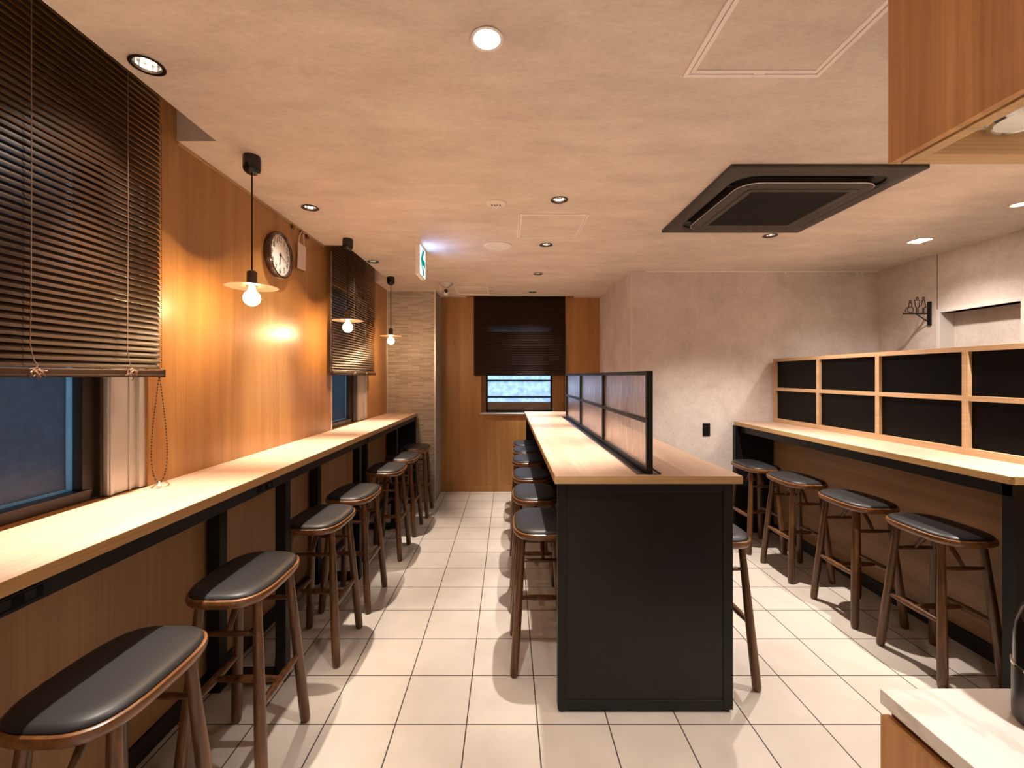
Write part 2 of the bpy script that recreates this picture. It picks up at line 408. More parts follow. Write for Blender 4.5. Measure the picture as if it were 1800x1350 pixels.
# ---------------------------------------------------------------- windows
def left_window(name, y0, y1, yg, yf, label):
    t = thing(name, (XL-.05, (y0+y1)/2, WZ[0]), label, None, None, 'structure')
    z0, z1 = WZ
    m = MB(); m.box(-1.475, -1.430, yf, y1, z0, z1, .002)
    m.box(-1.430, -1.424, yf+.006, yf+.022, z0, z1, .002); m.box(-1.430, -1.426, yf+.085, yf+.094, z0, z1, .001); m.box(-1.430, -1.418, y1-.03, y1-.001, z0, z1, .001)
    m.build('casing', 'alu', t)
    m = MB(); m.box(-1.52, -1.445, yg+.045, yf, z0, z1, .002); m.box(-1.52, -1.465, yg, yg+.047, z0, z1, .002); m.box(-1.52, -1.455, y0, yg+.02, z0-.003, z0+.035, .002)
    m.box(-1.455, -1.450, y0, yg+.02, z0+.028, z0+.035); m.box(-1.52, -1.465, y0, yg, z1-.04, z1); m.box(-1.52, -1.465, y0, y0+.05, z0, z1)
    m.build('frame', 'darkalu', t)
    MB().box(-1.506, -1.500, y0+.05, yg-.022, z0+.045, z1-.04).build('pane', 'frost', t)
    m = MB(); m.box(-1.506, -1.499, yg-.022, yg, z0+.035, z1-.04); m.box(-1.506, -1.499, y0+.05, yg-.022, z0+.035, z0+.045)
    m.build('pane_edge_glow', 'edgeglow', t)
    return t
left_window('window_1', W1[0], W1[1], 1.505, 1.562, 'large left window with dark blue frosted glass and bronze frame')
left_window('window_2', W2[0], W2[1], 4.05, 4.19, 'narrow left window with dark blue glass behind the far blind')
w3 = thing('window_3', (.15, YE+.15, O3[2]), 'end window with pale blue patterned glass and black bars', None, None, 'structure')
yw = YE+.15
m = MB(); m.box(O3[0], -.287, yw, yw+.05, O3[2], O3[3]); m.box(.585, O3[1], yw, yw+.05, O3[2], O3[3])
for k in range(6): m.box(.592+k*.026, .606+k*.026, yw-.012, yw, O3[2], O3[3], .002)
m.build('casing', 'woodwall', w3)
MB().box(O3[0]-.01, O3[1], YE-.02, yw+.02, O3[2], O3[2]+.012, .003).build('sill', 'white', w3)
m = MB()
fx0, fx1, fz0 = -.287, .585, O3[2]+.012
m.box(fx0, fx0+.026, yw-.005, yw+.04, fz0, O3[3]); m.box(fx1-.026, fx1, yw-.005, yw+.04, fz0, O3[3]); m.box(fx0, fx1, yw-.005, yw+.04, fz0, fz0+.03)
for z in (1.412, 1.198): m.box(fx0, fx1, yw-.008, yw+.03, z-.010, z+.010)
m.build('frame', 'black', w3)
MB().box(fx0+.026, fx1-.026, yw+.012, yw+.018, 1.13, O3[3]).build('pane', 'frost3', w3)
MB().box(fx0+.026, fx1-.026, yw+.010, yw+.018, fz0+.03, 1.13).build('lower_pane', 'film', w3)
sl = light('street_light', 'AREA', (.15, 7.0, 1.9), None, 60, (.50, .72, 1.0), (-PI/2, 0, 0), size=1.6)
tag(sl, 'blue street glow outside the end window', 'lamp')

# ================================================================ LEFT COUNTER
TOP = 1.040; TK = .034
CX0, CX1 = -1.432, -1.058
lc = thing('wall_counter', (-1.24, 2.4, 0), 'long pale oak bar counter fixed along the left wall under the pendants', 'counter')
m = MB(); m.box(XL+.001, CX1-.002, -.9, 5.093, TOP-TK, TOP, .0015); m.build('worktop', 'top', lc)
MB().box(CX1-.002, CX1, -.9, 5.093, TOP-TK+.0005, TOP-.0005).build('edge_band', 'topedge', lc)
MB().box(-1.105, -1.072, -.9, 5.04, .958, TOP-TK, .001).build('apron', 'black', lc)
for y in (.0, 2.10, 3.15, 4.20):
    m = MB(); m.box(-1.395, -1.335, y-.075, y-.02, 0, TOP-TK, .002); m.box(-1.118, -1.068, y, y+.05, .0, .958, .002)
    m.box(-1.375, -1.117, y-.024, y+.045, .012, .045, .002); m.box(-1.375, -1.104, y-.024, y+.045, .96, TOP-TK, .002)
    m.build('leg_frame', 'black', lc)
MB().box(-1.396, -1.068, 5.045, 5.093, 0, TOP-TK, .002).build('end_panel', 'black', lc)
for y in (.95, 1.93, 3.4):
    m = MB(); m.box(-1.072, -1.066, y-.055, y+.055, .966, .998, .002)
    so = m.build('outlet', 'blackgloss', lc)
    for k in (-.025, .025):
        MB().box(-1.066, -1.0652, y+k-.012, y+k+.012, .974, .993, .0004).build('receptacle', 'black', so)

# ================================================================ ISLAND
IX0, IX1, IY0, IY1 = .203, 1.012, 1.880, 5.30
isl = thing('island_counter', (.607, 3.5, 0), 'black steel island bar with pale oak top in the middle of the room', 'counter')
m = MB(); m.box(IX0+.002, IX1-.002, IY0+.002, IY1-.002, TOP-TK, TOP, .0015); m.build('worktop', 'top', isl)
m = MB(); m.box(IX0, IX0+.002, IY0+.002, IY1, TOP-TK+.0005, TOP-.0005); m.box(IX1-.002, IX1, IY0+.002, IY1, TOP-TK+.0005, TOP-.0005)
m.build('edge_band', 'topedge', isl)
MB().box(IX0, IX1, IY0, IY0+.002, TOP-TK+.0005, TOP-.0005).build('edge_band', 'topedgex', isl)
BX0, BX1, BY = .219, .984, 1.908
m = MB(); zt = TOP-TK; fw = .042
for a in ((BX0, BX0+fw, .012, zt), (BX1-fw, BX1, .012, zt)): m.box(a[0], a[1], BY, BY+.045, a[2], a[3], .002)
m.box(BX0+fw, BX1-fw, BY, BY+.045, zt-fw, zt, .002); m.box(BX0+fw, BX1-fw, BY, BY+.045, .012, .012+fw, .002)
m.build('end_frame', 'black', isl)
MB().box(BX0+fw-.002, BX1-fw+.002, BY+.004, BY+.03, .012+fw-.002, zt-fw+.002).build('end_panel', 'endpanel', isl)
for x in (BX0+.02, BX1-.02): MB().lathe([(.013, 0), (.013, .012)], (x, BY+.02, 0), 12).build('foot', 'blackgloss', isl)
MB().box(.60, .625, BY+.045, 5.20, .02, zt, .002).build('centre_panel', 'black', isl)
m = MB(); m.box(.235, .265, BY+.045, 5.20, zt-.04, zt, .001); m.box(.95, .98, BY+.045, 5.20, zt-.04, zt, .001); m.build('side_rail', 'black', isl)
m = MB(); m.box(BX0, BX1, 5.20, 5.245, 0, zt, .002); m.build('far_panel', 'black', isl)
m = MB(); m.box(.567, .672, 1.915, 4.62, TOP, TOP+.0025, .0008)
m.box(.567, .572, 1.915, 4.62, TOP, TOP+.006); m.box(.667, .672, 1.915, 4.62, TOP, TOP+.006)
m.build('cable_channel', 'blackgloss', isl)
# divider screen
dv = thing('divider_screen', (.622, 3.25, TOP+.0025), 'black framed rain glass divider standing along the island top', 'screen')
sy = [1.922, 2.818, 3.69, 4.57]; zb, ztp = TOP+.004, 1.494; FW = .020
m = MB()
for i, y in enumerate(sy): m.box(.608, .636, y-FW/2, y+FW/2, TOP+.0026, ztp, .002)
m.box(.608, .636, sy[0], sy[-1], ztp-.020, ztp, .002); m.box(.608, .636, sy[0], sy[-1], zb, zb+.018, .002); m.box(.610, .634, sy[0], sy[-1], 1.262, 1.280, .001)
m.build('frame', 'black', dv)
for a, b in zip(sy, sy[1:]):
    for z0, z1 in ((zb+.018, 1.262), (1.280, ztp-.02)):
        MB().box(.620, .624, a+FW/2, b-FW/2, z0, z1).build('pane', 'rain', dv)

# ================================================================ RIGHT COUNTER
RX0, RX1 = 2.150, 2.500; RY0, RY1 = 1.862, YW-.002
rc = thing('wall_counter', (2.3, 3.0, 0), 'pale oak bar counter along the black panelled partition on the right', 'counter')
m = MB(); m.poly([(RX0+.002, RY0+.012), (RX0+.012, RY0+.002), (RX1, RY0+.002), (RX1, RY1), (RX0+.002, RY1)], 'Z', TOP-TK, TOP); m.build('worktop', 'top', rc)
m = MB(); m.poly([(RX0, RY0+.012), (RX0+.012, RY0), (RX1, RY0), (RX1, RY0+.002), (RX0+.013, RY0+.002), (RX0+.002, RY0+.013), (RX0+.002, RY1), (RX0, RY1)], 'Z', TOP-TK+.0005, TOP-.0005)
m.build('edge_band', 'topedge', rc)
MB().box(2.185, 2.21, RY0+.03, 4.10, .945, zt, .001).build('apron', 'black', rc)
MB().box(2.185, RX1-.001, RY0+.02, RY0+.07, 0, zt, .002).build('end_panel', 'black', rc)
MB().box(2.135, RX1-.001, RY1-.045, RY1, 0, zt, .002).build('end_panel', 'black', rc)
pt = thing('partition', (2.56, 2.7, 0), 'low oak partition with a grid of black panels behind the right counter', 'partition')
PY0, PY1 = .95, YW-.04
MB().box(RX1, 2.60, PY0, PY1, 0, TOP-.0005).build('lower_panel', 'woodright', pt)
MB().box(RX1-.014, RX1, RY0+.07, PY1, 0, .085).build('skirting', 'skirt', pt)
m = MB(); V = []; y = 4.098
ys = [4.098, 3.526, 2.958, 2.390, 1.822, 1.254]
zz = [(TOP, 1.078), (1.335, 1.363), (1.604, 1.632)]
m.box(RX1, 2.60, PY0, PY1, zz[0][0], zz[0][1], .001); m.box(RX1, 2.60, PY0, PY1, zz[2][0], zz[2][1], .001)
m.box(RX1, 2.60, PY0, PY1, zz[1][0], zz[1][1], .001)
for y in ys: m.box(RX1-.0005, 2.60, y-.016, y+.016, zz[0][0], zz[2][1]-.001, .001)
m.build('grid_frame', 'frameoak', pt)
for a, b in zip(ys, ys[1:]):
    for z0, z1 in ((zz[0][1], zz[1][0]), (zz[1][1], zz[2][0])):
        MB().box(RX1+.022, 2.598, b+.016, a-.016, z0, z1).build('black_panel', 'blackpanel', pt)

# ================================================================ STOOLS
def ring_se(hx, hy, z, n=56, e=3.25):
    P = []
    for i in range(n):
        a = 2*PI*i/n; c, s = math.cos(a), math.sin(a)
        P.append((math.copysign(abs(c)**(2/e), c)*hx, math.copysign(abs(s)**(2/e), s)*hy, z))
    return P
def make_stool():
    t = thing('bar_stool', (0, 0, 0))
    HX, HY = .150, .208
    m = MB(); m.rings([ring_se(HX-.03, HY-.03, .672), ring_se(HX-.009, HY-.009, .673), ring_se(HX-.002, HY-.002, .681), ring_se(HX, HY, .692), ring_se(HX-.002, HY-.002, .702), ring_se(HX-.007, HY-.007, .705), ring_se(HX-.014, HY-.014, .704)])
    m.build('seat_rim', 'dark_rim', t, True)
    m = MB(); m.rings([ring_se(HX-.010, HY-.010, .7035), ring_se(HX-.009, HY-.009, .708), ring_se(HX-.012, HY-.012, .714), ring_se(HX-.022, HY-.022, .7195), ring_se(HX-.045, HY-.045, .723), ring_se(HX-.08, HY-.08, .7245), ring_se(HX-.12, HY-.12, .725)])
    m.build('cushion', 'leather', t, True)
    top, ft = {}, {}
    for sx in (-1, 1):
        for sy_ in (-1, 1):
            a = Vector((sx*.100, sy_*.118, .676)); b = Vector((sx*.146, sy_*.172, 0)); top[sx, sy_] = a; ft[sx, sy_] = b
            P, R = [], []
            for u, r in ((0, .0155), (.12, .016), (.35, .0185), (.6, .0205), (.85, .0212), (.965, .0205), (.99, .0185), (1, .015)):
                P.append(a.lerp(b, u)); R.append(r)
            MB().tube(P, R, 14).build('leg', 'dark_wood', t, True)
    def at(sx, sy_, z):
        a, b = top[sx, sy_], ft[sx, sy_]; return a.lerp(b, (a.z-z)/a.z)
    def bar(p, q, r0, r1, name):
        P = [p.lerp(q, u) for u in (0, .15, .35, .5, .65, .85, 1)]
        m = MB().tube(P, [r0, (r0+r1)/2, r1, r1, r1, (r0+r1)/2, r0], 10); return m.build(name, 'dark_wood', t, True)
    for sx in (-1, 1): bar(at(sx, -1, .30), at(sx, 1, .30), .009, .0155, 'stretcher')
    mid = [at(s, 0-1, .30).lerp(at(s, 1, .30), .5) for s in (-1, 1)]
    bar(mid[0], mid[1], .009, .015, 'cross_stretcher')
    for sy_ in (-1, 1):
        p, q = at(-1, sy_, .55), at(1, sy_, .55)
        bar(p, q, .007, .0105, 'end_rail')
        c = p.lerp(q, .5); bar(c, Vector((0, sy_*.03, .676)), .007, .0115, 'brace')
    return t
G = 'black cushioned bar stools'
stools = [
 (-1.010, 1.130, 0, 'stool at the left counter nearest the camera, its legs cut off by the frame'),
 (-1.005, 1.690, .02, 'dark wood stool at the left counter, second from the camera'),
 (-1.012, 2.380, 0, 'dark wood stool at the left counter, third from the camera, beyond the black leg frame'),
 (-1.010, 2.885, -.02, 'dark wood stool at the left counter, fourth from the camera, left of the aisle'),
 (-1.005, 3.640, .02, 'dark wood stool at the left counter, fifth from the camera'),
 (-1.000, 4.160, 0, 'dark wood stool at the left counter, sixth from the camera, last but one'),
 (-.985, 4.690, .03, 'farthest dark stool of the left counter row, in shadow against the tiled pier'),
 (.176, 2.310, 0, 'dark wood stool nearest the camera on the aisle side of the island'),
 (.178, 2.880, 0, 'stool on the aisle side of the island, second from the camera'),
 (.182, 3.410, .02, 'stool on the aisle side of the island, third from the camera'),
 (.188, 4.030, 0, 'stool on the aisle side of the island, fourth from the camera'),
 (.198, 4.530, 0, 'stool on the aisle side of the island, fifth from the camera'),
 (.206, 4.965, 0, 'farthest stool on the aisle side of the island, its cushion brightly lit'),
 (1.020, 2.215, .0, 'stool mostly hidden behind the right edge of the black island end panel'),
 (2.185, 2.220, 0, 'dark wood stool at the right counter, nearest the camera, above the marble slab'),
 (2.170, 2.720, 0, 'dark wood stool at the right counter, second from the camera'),
 (2.155, 3.270, .0, 'dark wood stool at the right counter, third from the camera'),
 (2.135, 3.770, 0, 'farthest stool of the right counter, against the black end panel'),
]
proto = make_stool()
kids = [o for o in bpy.data.objects if o.parent == proto]
for i, (x, y, rz, lab) in enumerate(stools):
    if i == 0: s = proto
    else:
        s = proto.copy(); COL.objects.link(s)
        for k in kids:
            c = k.copy(); COL.objects.link(c); c.parent = s
    s.location = (x, y, 0); s.rotation_euler = (0, 0, rz); tag(s, lab, 'stool', G)

# ================================================================ BLINDS
def slats(axis, a0, a1, plane, z0, z1, pitch=.0215, width=.026, tilt=70, side=1):
    """slats run along axis from a0 to a1; plane is the coordinate across; side = direction of the room"""
    m = MB(); n = int((z1-z0)/pitch); t = math.radians(tilt)
    for i in range(n):
        zc = z0+pitch*(i+.6); pr = []
        tt = t+random.uniform(-.03, .03)
        for k in range(5):
            u = (k/4-.5)*width; bow = .0022*(1-(2*k/4-1)**2)
            d = u*math.cos(tt)*side+bow*math.sin(tt)*side; h = -u*math.sin(tt)+bow*math.cos(tt)
            pr.append((plane+d, zc+h))
        q = [(p[0], p[1]-.0003) for p in reversed(pr)]
        pts = pr+q
        if axis == 'Y': m.rings([[(p, a0, z) for p, z in pts], [(p, a1, z) for p, z in pts]])
        else: m.rings([[(a0, p, z) for p, z in pts], [(a1, p, z) for p, z in pts]])
    return m
def knot(m, c, s, seed):
    rnd = random.Random(seed); P = []
    for i in range(30):
        a = i*.9; P.append((c[0]+s*.35*math.cos(a*1.3), c[1]+s*math.cos(a)+s*.4*rnd.uniform(-1, 1), c[2]+s*.7*math.sin(a*1.7)+s*.3*rnd.uniform(-1, 1)))
    m.tube(P, .0022, 6)
def blind_left(y0, y1, cords, chain_y, label, zb, chain=True, tilt=64):
    X = -1.350
    t = thing('venetian_blind', (X, (y0+y1)/2, CEIL+.1), label, 'blind', 'venetian blinds')
    slats('Y', y0, y1, X, zb+.03, CEIL+.115, tilt=tilt).build('slats', 'slat', t)
    m = MB(); m.box(X-.012, X+.014, y0, y1+.012, zb, zb+.028, .004); m.box(X+.012, X+.0165, y0, y1+.012, zb+.004, zb+.009, .001); m.box(X-.014, X+.016, y1+.010, y1+.016, zb-.001, zb+.029, .003)
    m.build('bottom_rail', 'slat', t)
    MB().box(X-.013, X+.013, y0, y1, CEIL+.115, CEIL+.15, .002).build('head_rail', 'slat', t)
    for i, y in enumerate(cords):
        m = MB(); m.tube([(X+.0145, y, CEIL+.11), (X+.015, y, 2.0), (X+.015, y-.003, zb+.09), (X+.016, y+.004, zb+.05), (X+.019, y+.012, zb+.035), (X+.020, y+.006, zb+.022)], .0013, 6)
        knot(m, (X+.022, y+.008, zb+.014), .016, i)
        m.tube([(X+.02, y+.008, zb+.012), (X+.022, y+.012, zb-.004), (X+.02, y+.01, zb-.012)], .0013, 6)
        m.build('lift_cord', 'cord', t)
    m = MB(); yy = y1+.001; k = 0; zc = zb+.04
    while zc < CEIL-.02:
        m.lathe([(.0004, -.0022), (.0022, 0), (.0004, .0022)], (X+.010, yy, zc), 6); zc += .0075
    m.build('edge_beads', 'slatdark', t)
    if chain:
        m = MB(); P = []; z1 = zb-.001; z0 = TOP+.024
        for i in range(37):
            u = i/36*2*PI; w_ = .5-.5*math.cos(u)      # 0 at the top, 1 at the bottom
            h = z1+(z0-z1)*w_; s = math.sin(u)*.022*(.25+w_*1.2)
            P.append(Vector((X+.012+s*.6, chain_y-.012+s, h)))
        d = 0; last = P[0]
        for a, b in zip(P, P[1:]):
            seg = (b-a).length; n = max(1, round(seg/.0125))
            for j in range(n):
                p = a.lerp(b, j/n); m.lathe([(.0006, -.0036), (.0034, 0), (.0006, .0036)], tuple(p), 6)
        m.tube(P, .0006, 4)
        c = m.build('bead_chain', 'trimring', t)
        MB().lathe([(.004, 0), (.007, .004), (.007, .012), (.003, .016), (.003, .026)], (X+.012, chain_y-.012, TOP+.001), 12).build('chain_weight', 'whiteplastic', t, True)
    return t
blind_left(-.28, 1.690, (.35, .80, 1.225, 1.537), 1.690, 'large brown venetian blind over the near left window, bead chain hanging to the counter', 1.467)
blind_left(3.352, 4.415, (3.80, 4.10), 4.415, 'narrow brown venetian blind behind the middle pendant on the left wall', 1.478, False, 57)
t = thing('venetian_blind', (.15, 5.53, CEIL+.1), 'dark brown venetian blind half covering the end window', 'blind', 'venetian blinds')
bx0, bx1, by = -.428, .726, 5.52
slats('X', bx0, bx1, by, 1.50, CEIL+.10, .0215, .0255, 62, -1).build('slats', 'slatdark', t)
MB().box(bx0, bx1, by-.014, by+.013, 1.474, 1.502, .004).build('bottom_rail', 'slatdark', t)
MB().box(bx0, bx1, by-.013, by+.013, CEIL+.10, CEIL+.13, .002).build('head_rail', 'slatdark', t)
for x in (-.18, .15, .48):
    m = MB(); m.tube([(x, by-.0155, CEIL+.09), (x, by-.016, 1.52), (x+.004, by-.018, 1.49)], .0014, 6); m.lathe([(.004, 0), (.006, .006), (.004, .013)], (x+.004, by-.020, 1.479), 8); m.build('lift_cord', 'slatdark', t)

# ================================================================ PENDANTS
def pendant(x, y, label):
    t = thing('pendant_lamp', (x, y, CEIL), label, 'lamp', 'disc pendant lamps')
    z = CEIL
    MB().lathe([(.036, -.0005), (.038, -.010), (.038, -.055), (.034, -.068), (.024, -.078), (.010, -.083)], (x, y, z), 28).build('ceiling_cup', 'blackgloss', t, True)
    MB().tube([(x, y, z-.082), (x, y, z-.52)], .0035, 8).build('cord', 'black', t)
    m = MB(); m.lathe([(.006, .075), (.014, .072), (.021, .068), (.0215, .012), (.024, .006), (.024, 0)], (x, y, 1.878), 24); m.build('socket', 'socketm', t, True)
    m = MB(); m.lathe([(.020, .006), (.108, .000), (.110, -.001), (.108, -.0022), (.020, .0035)], (x, y, 1.877), 40); m.build('shade', 'shadewhite', t, True)
    pr = []
    for i in range(14):
        a = PI*i/13; pr.append((max(.0008, .036*math.sin(a)), -.036*math.cos(a)))
    pr = [(r, h) for r, h in pr if not (h > 0 and r < .016)]+[(.015, .042), (.013, .050)]
    MB().lathe(pr, (x, y, 1.826), 24).build('bulb', 'bulb', t, True)
    light('bulb_light', 'POINT', (x, y, 1.780), t, 9.5, (1, .62, .33), shadow_soft_size=.018)
pendant(-1.165, 1.990, 'nearest black cord pendant with flat disc shade and lit globe bulb, left of the clock')
pendant(-1.168, 3.190, 'middle disc pendant lamp hanging in front of the narrow blind')
pendant(-1.180, 4.410, 'farthest disc pendant lamp, hanging before the tiled pier')

# ================================================================ DOWNLIGHTS
# per kind: wide spill (power, cone, blend) and narrow beam (power, cone)
POW = {'left': (22, 1.7, 1.0, 250, .84), 'isl': (16, 1.7, 1.0, 230, .82), 'main': (115, 1.25, .9, 0, 0), 'near': (20, 1.6, 1., 200, .8), 'behind': (170, 1.6, .9, 0, 0), 'right': (150, 1.9, .8, 180, 1.0), 'corr': (30, 2.1, 1.0, 0, 0)}
LBL = ['dark rimmed downlight in the ceiling beside the large blind, nearest on the left',
 'small downlight above the clock, near the left wall', 'small downlight between the middle and farthest pendants',
 'downlight beside the nearer square hatch, first of the row over the island', 'downlight just past the square hatch, second of the island row',
 'third downlight of the row over the island', 'farthest downlight of the row, in front of the end blind',
 'brightly glaring round downlight at the top centre of the ceiling', 'small downlight just beyond the black air conditioner', 'round downlight at the far right edge of the ceiling']
for i, (x, y, k) in enumerate(DL):
    t = thing('downlight', (x, y, CEIL), LBL[i] if i < len(LBL) else 'unseen recessed downlight added for extra light, beside or behind the camera', 'lamp', 'recessed ceiling downlights')
    r = .0425
    m = MB()
    m.rings([[(x+q*math.cos(a), y+q*math.sin(a), CEIL+h) for a in [2*PI*j/36 for j in range(36)]] for q, h in ((r, .006), (r, -.0005), (r+.006, -.0015), (r+.007, -.004), (r+.001, -.005), (r-.004, -.003), (r-.004, .006))], False, False)
    m.build('trim_ring', 'trimring' if k != 'main' and k != 'corr' else 'whiteplastic', t, True)
    m = MB(); m.lathe([(.0405, .000), (.040, .02), (.035, .045), (.022, .066), (.013, .070)], (x, y, CEIL), 16, cap=False); m.build('reflector', 'facet', t)
    MB().lathe([(.007, .030), (.013, .034), (.014, .060)], (x, y, CEIL), 16).build('lamp', 'lampin', t, True)
    if k in ('main', 'corr'):
        MB().lathe([(.036, .012), (.036, .018)], (x, y, CEIL), 24).build('diffuser', 'lampon' if i == 7 else 'lampdim', t)
    e, sz, bl, e2, sz2 = POW[k]
    col = WARM if k in ('left', 'near') else NEUT
    rot = (0, 0, 0)
    light('spot', 'SPOT', (x, y, CEIL-.012), t, e, col, rot, spot_size=sz, spot_blend=bl, shadow_soft_size=.016)
    if e2: light('beam', 'SPOT', (x, y, CEIL-.012), t, e2, col, rot, spot_size=sz2, spot_blend=1.0, shadow_soft_size=.016)
# square lit spot in the corridor ceiling
t = thing('square_downlight', (3.03, 3.213, CEIL), 'small bright rectangular downlight near the restroom sign', 'lamp')
x, y = 3.03, 3.213
MB().box(x-.055, x+.055, y-.055, y+.055, CEIL-.006, CEIL-.0005, .002).build('frame', 'whiteplastic', t)
MB().box(x-.046, x+.046, y-.046, y+.046, CEIL-.008, CEIL-.006).build('diffuser', 'lampon', t)
light('spot', 'SPOT', (x, y, CEIL-.02), t, 48, NEUT, None, spot_size=2.3, spot_blend=.8, shadow_soft_size=.03)

# ================================================================ CEILING FITTINGS
def hatch(x0, x1, y0, y1, label, catch=False, w=.014):
    t = thing('ceiling_hatch', ((x0+x1)/2, (y0+y1)/2, CEIL), label, 'hatch', 'square ceiling access hatches')
    m = MB(); z = CEIL
    for q in (0, w+.004):
        a0, a1, b0, b1 = x0+q, x1-q, y0+q, y1-q
        h = .007 if q == 0 else .006
        m.box(a0, a1, b0, b0+w, z-h, z-.0004, .001); m.box(a0, a1, b1-w, b1, z-h, z-.0004, .001); m.box(a0, a0+w, b0+w, b1-w, z-h, z-.0004, .001); m.box(a1-w, a1, b0+w, b1-w, z-h, z-.0004, .001)
    m.build('frame', 'hatchframe', t)
    MB().box(x0+w+.006, x1-w-.006, y0+w+.006, y1-w-.006, z-.002, z-.0006).build('panel', 'ceiling', t)
    if catch: MB().box((x0+x1)/2-.018+.02, (x0+x1)/2+.018+.02, y1-w-.006, y1-w+.008, z-.006, z-.002, .001).build('catch', 'whiteplastic', t)
M['hatchframe'] = mat('hatch frame', (.95, .88, .81, 1), .4)
hatch(.582, 1.034, 1.003, 1.455, 'large square ceiling hatch at the top right, next to the hanging oak canopy', True)
hatch(.066, .502, 2.69, 3.155, 'square ceiling hatch in mid ceiling between two downlights', w=.009)
hatch(-.60, -.22, 4.89, 5.33, 'farthest small ceiling hatch, just in front of the end blind', w=.008)
# detector with marks
t = thing('smoke_detector', (-.067, 2.526, CEIL), 'small round ivory ceiling detector with dark marks', 'detector')
MB().lathe([(.060, -.0005), (.058, -.008), (.050, -.012)], (-.067, 2.526, CEIL), 32).build('body', 'plastic', t, True)
m = MB()
for k, (dx, w_, sl_) in enumerate(((-.024, .010, .5), (-.008, .006, -.4), (.006, .007, .9), (.022, .010, -.7))):
    cx = -.067+dx; cy = 2.526
    m.tube([(cx-w_/2, cy-.010, CEIL-.0125), (cx, cy+.004*sl_, CEIL-.0125), (cx+w_/2, cy+.010*(1 if k % 2 else -.4), CEIL-.0125)], .0020, 6)
    m.tube([(cx-w_/2, cy+.008, CEIL-.0125), (cx+w_/3, cy+.007, CEIL-.0125)], .0017, 6)
m.build('marks', 'ink', t)
t = thing('ceiling_speaker', (-.076, 3.354, CEIL), 'large flat round white ceiling speaker beyond the detector', 'speaker')
MB().lathe([(.110, -.0005), (.110, -.006), (.102, -.009), (.097, -.006)], (-.076, 3.354, CEIL), 44).build('rim', 'whiteplastic', t, True)
MB().lathe([(.097, -.004), (.096, -.007), (.04, -.0085), (.004, -.009)], (-.076, 3.354, CEIL), 44).build('grille', 'plastic', t, True)
# exit sign
ex = thing('exit_sign', (-.675, 3.385, CEIL), 'lit white square exit sign with green arrow hanging from the ceiling', 'sign')
MB().box(-.692, -.660, 3.275, 3.495, 2.236, CEIL-.001, .004).build('case', 'whiteplastic', ex)
MB().box(-.660, -.657, 3.282, 3.488, 2.244, CEIL-.010).build('lit_face', 'signlit', ex)
m = MB()
def arrow(P, x0, x1):
    m.rings([[(x0, a, b) for a, b in P], [(x1, a, b) for a, b in P]])
cy, cz = 3.345, 2.352
# chevron arrow head pointing towards the camera, with a stem
arrow([(cy-.040, cz+.005), (cy+.040, cz+.104), (cy+.086, cz+.092), (cy+.036, cz+.024), (cy+.122, cz+.018), (cy+.122, cz-.036), (cy+.036, cz-.020), (cy+.104, cz-.090), (cy+.062, cz-.106)], -.657, -.6562)
m.build('arrow', 'signgreen', ex)
MB().box(-.6925, -.6915, 3.33, 3.44, 2.29, 2.42).build('back_face', 'white', ex)
light('sign_glow', 'AREA', (-.650, 3.385, 2.345), ex, 1.0, (.28, .46, 1.0), (0, math.radians(-90), 0), shape='RECTANGLE', size=.20, size_y=.20)
# CCTV dome camera
cc = thing('security_camera', (-.665, 4.70, CEIL), 'small chrome security camera on the ceiling by the tiled pier', 'camera')
x, y = -.665, 4.70
MB().lathe([(.078, -.0005), (.078, -.008), (.060, -.022), (.036, -.040), (.034, -.048)], (x, y, CEIL), 32).build('base', 'alu', cc, True)
MB().lathe([(.030, -.046), (.040, -.060), (.042, -.085), (.036, -.115), (.020, -.134), (.004, -.138)], (x, y, CEIL), 28).build('housing', 'alu', cc, True)
MB().lathe([(.018, -.050), (.020, -.040), (.012, -.034)], (x+.008, y, CEIL-.092), 20, 'Y').build('lens', 'blackgloss', cc, True)
m = MB(); bm_ = textmesh('8\u2022', .045); m.merge(bm_, Matrix.Translation((-.19, 5.12, CEIL-.002)) @ Matrix.Rotation(PI, 4, 'X'))
tag(m.build('ceiling_label', 'ink', None, loc=(-.19, 5.12, CEIL)), 'tiny dark mark on the ceiling at the end of the farthest hatch', 'label')

# air conditioner cassette
ac = thing('air_conditioner', (1.525, 2.53, CEIL), 'square black ceiling cassette air conditioner above the right aisle', 'air conditioner')
cx, cy = 1.525, 2.53
def loop(hx, hy, r, z, n=8): return [(a, b, z) for a, b in rrect(cx, cy, hx, hy, r, n)]
m = MB(); m.rings([loop(.47, .47, .008, CEIL-.0005), loop(.47, .47, .008, CEIL-.016), loop(.462, .462, .008, CEIL-.020), loop(.395, .395, .10, CEIL-.022), loop(.388, .388, .10, CEIL-.014), loop(.388, .388, .10, CEIL-.003)], False, False)
m.build('outer_frame', 'acbody', ac, True)
MB().poly(rrect(cx, cy, .389, .389, .10), 'Z', CEIL-.004, CEIL-.001).build('air_duct', 'acgrille', ac)
m = MB(); m.rings([loop(.345, .345, .09, CEIL-.004), loop(.350, .350, .095, CEIL-.030), loop(.352, .352, .095, CEIL-.036), loop(.347, .347, .092, CEIL-.041), loop(.290, .290, .02, CEIL-.042), loop(.286, .286, .02, CEIL-.040)], False, False)
m.build('centre_panel', 'acbody', ac, True)
m = MB(); m.rings([loop(.352, .352, .095, CEIL-.0345), loop(.3545, .3545, .096, CEIL-.037), loop(.352, .352, .095, CEIL-.0395)], False, False); m.build('lip', 'alu', ac, True)
m = MB(); m.poly(rrect(cx, cy, .288, .288, .02), 'Z', CEIL-.038, CEIL-.034)
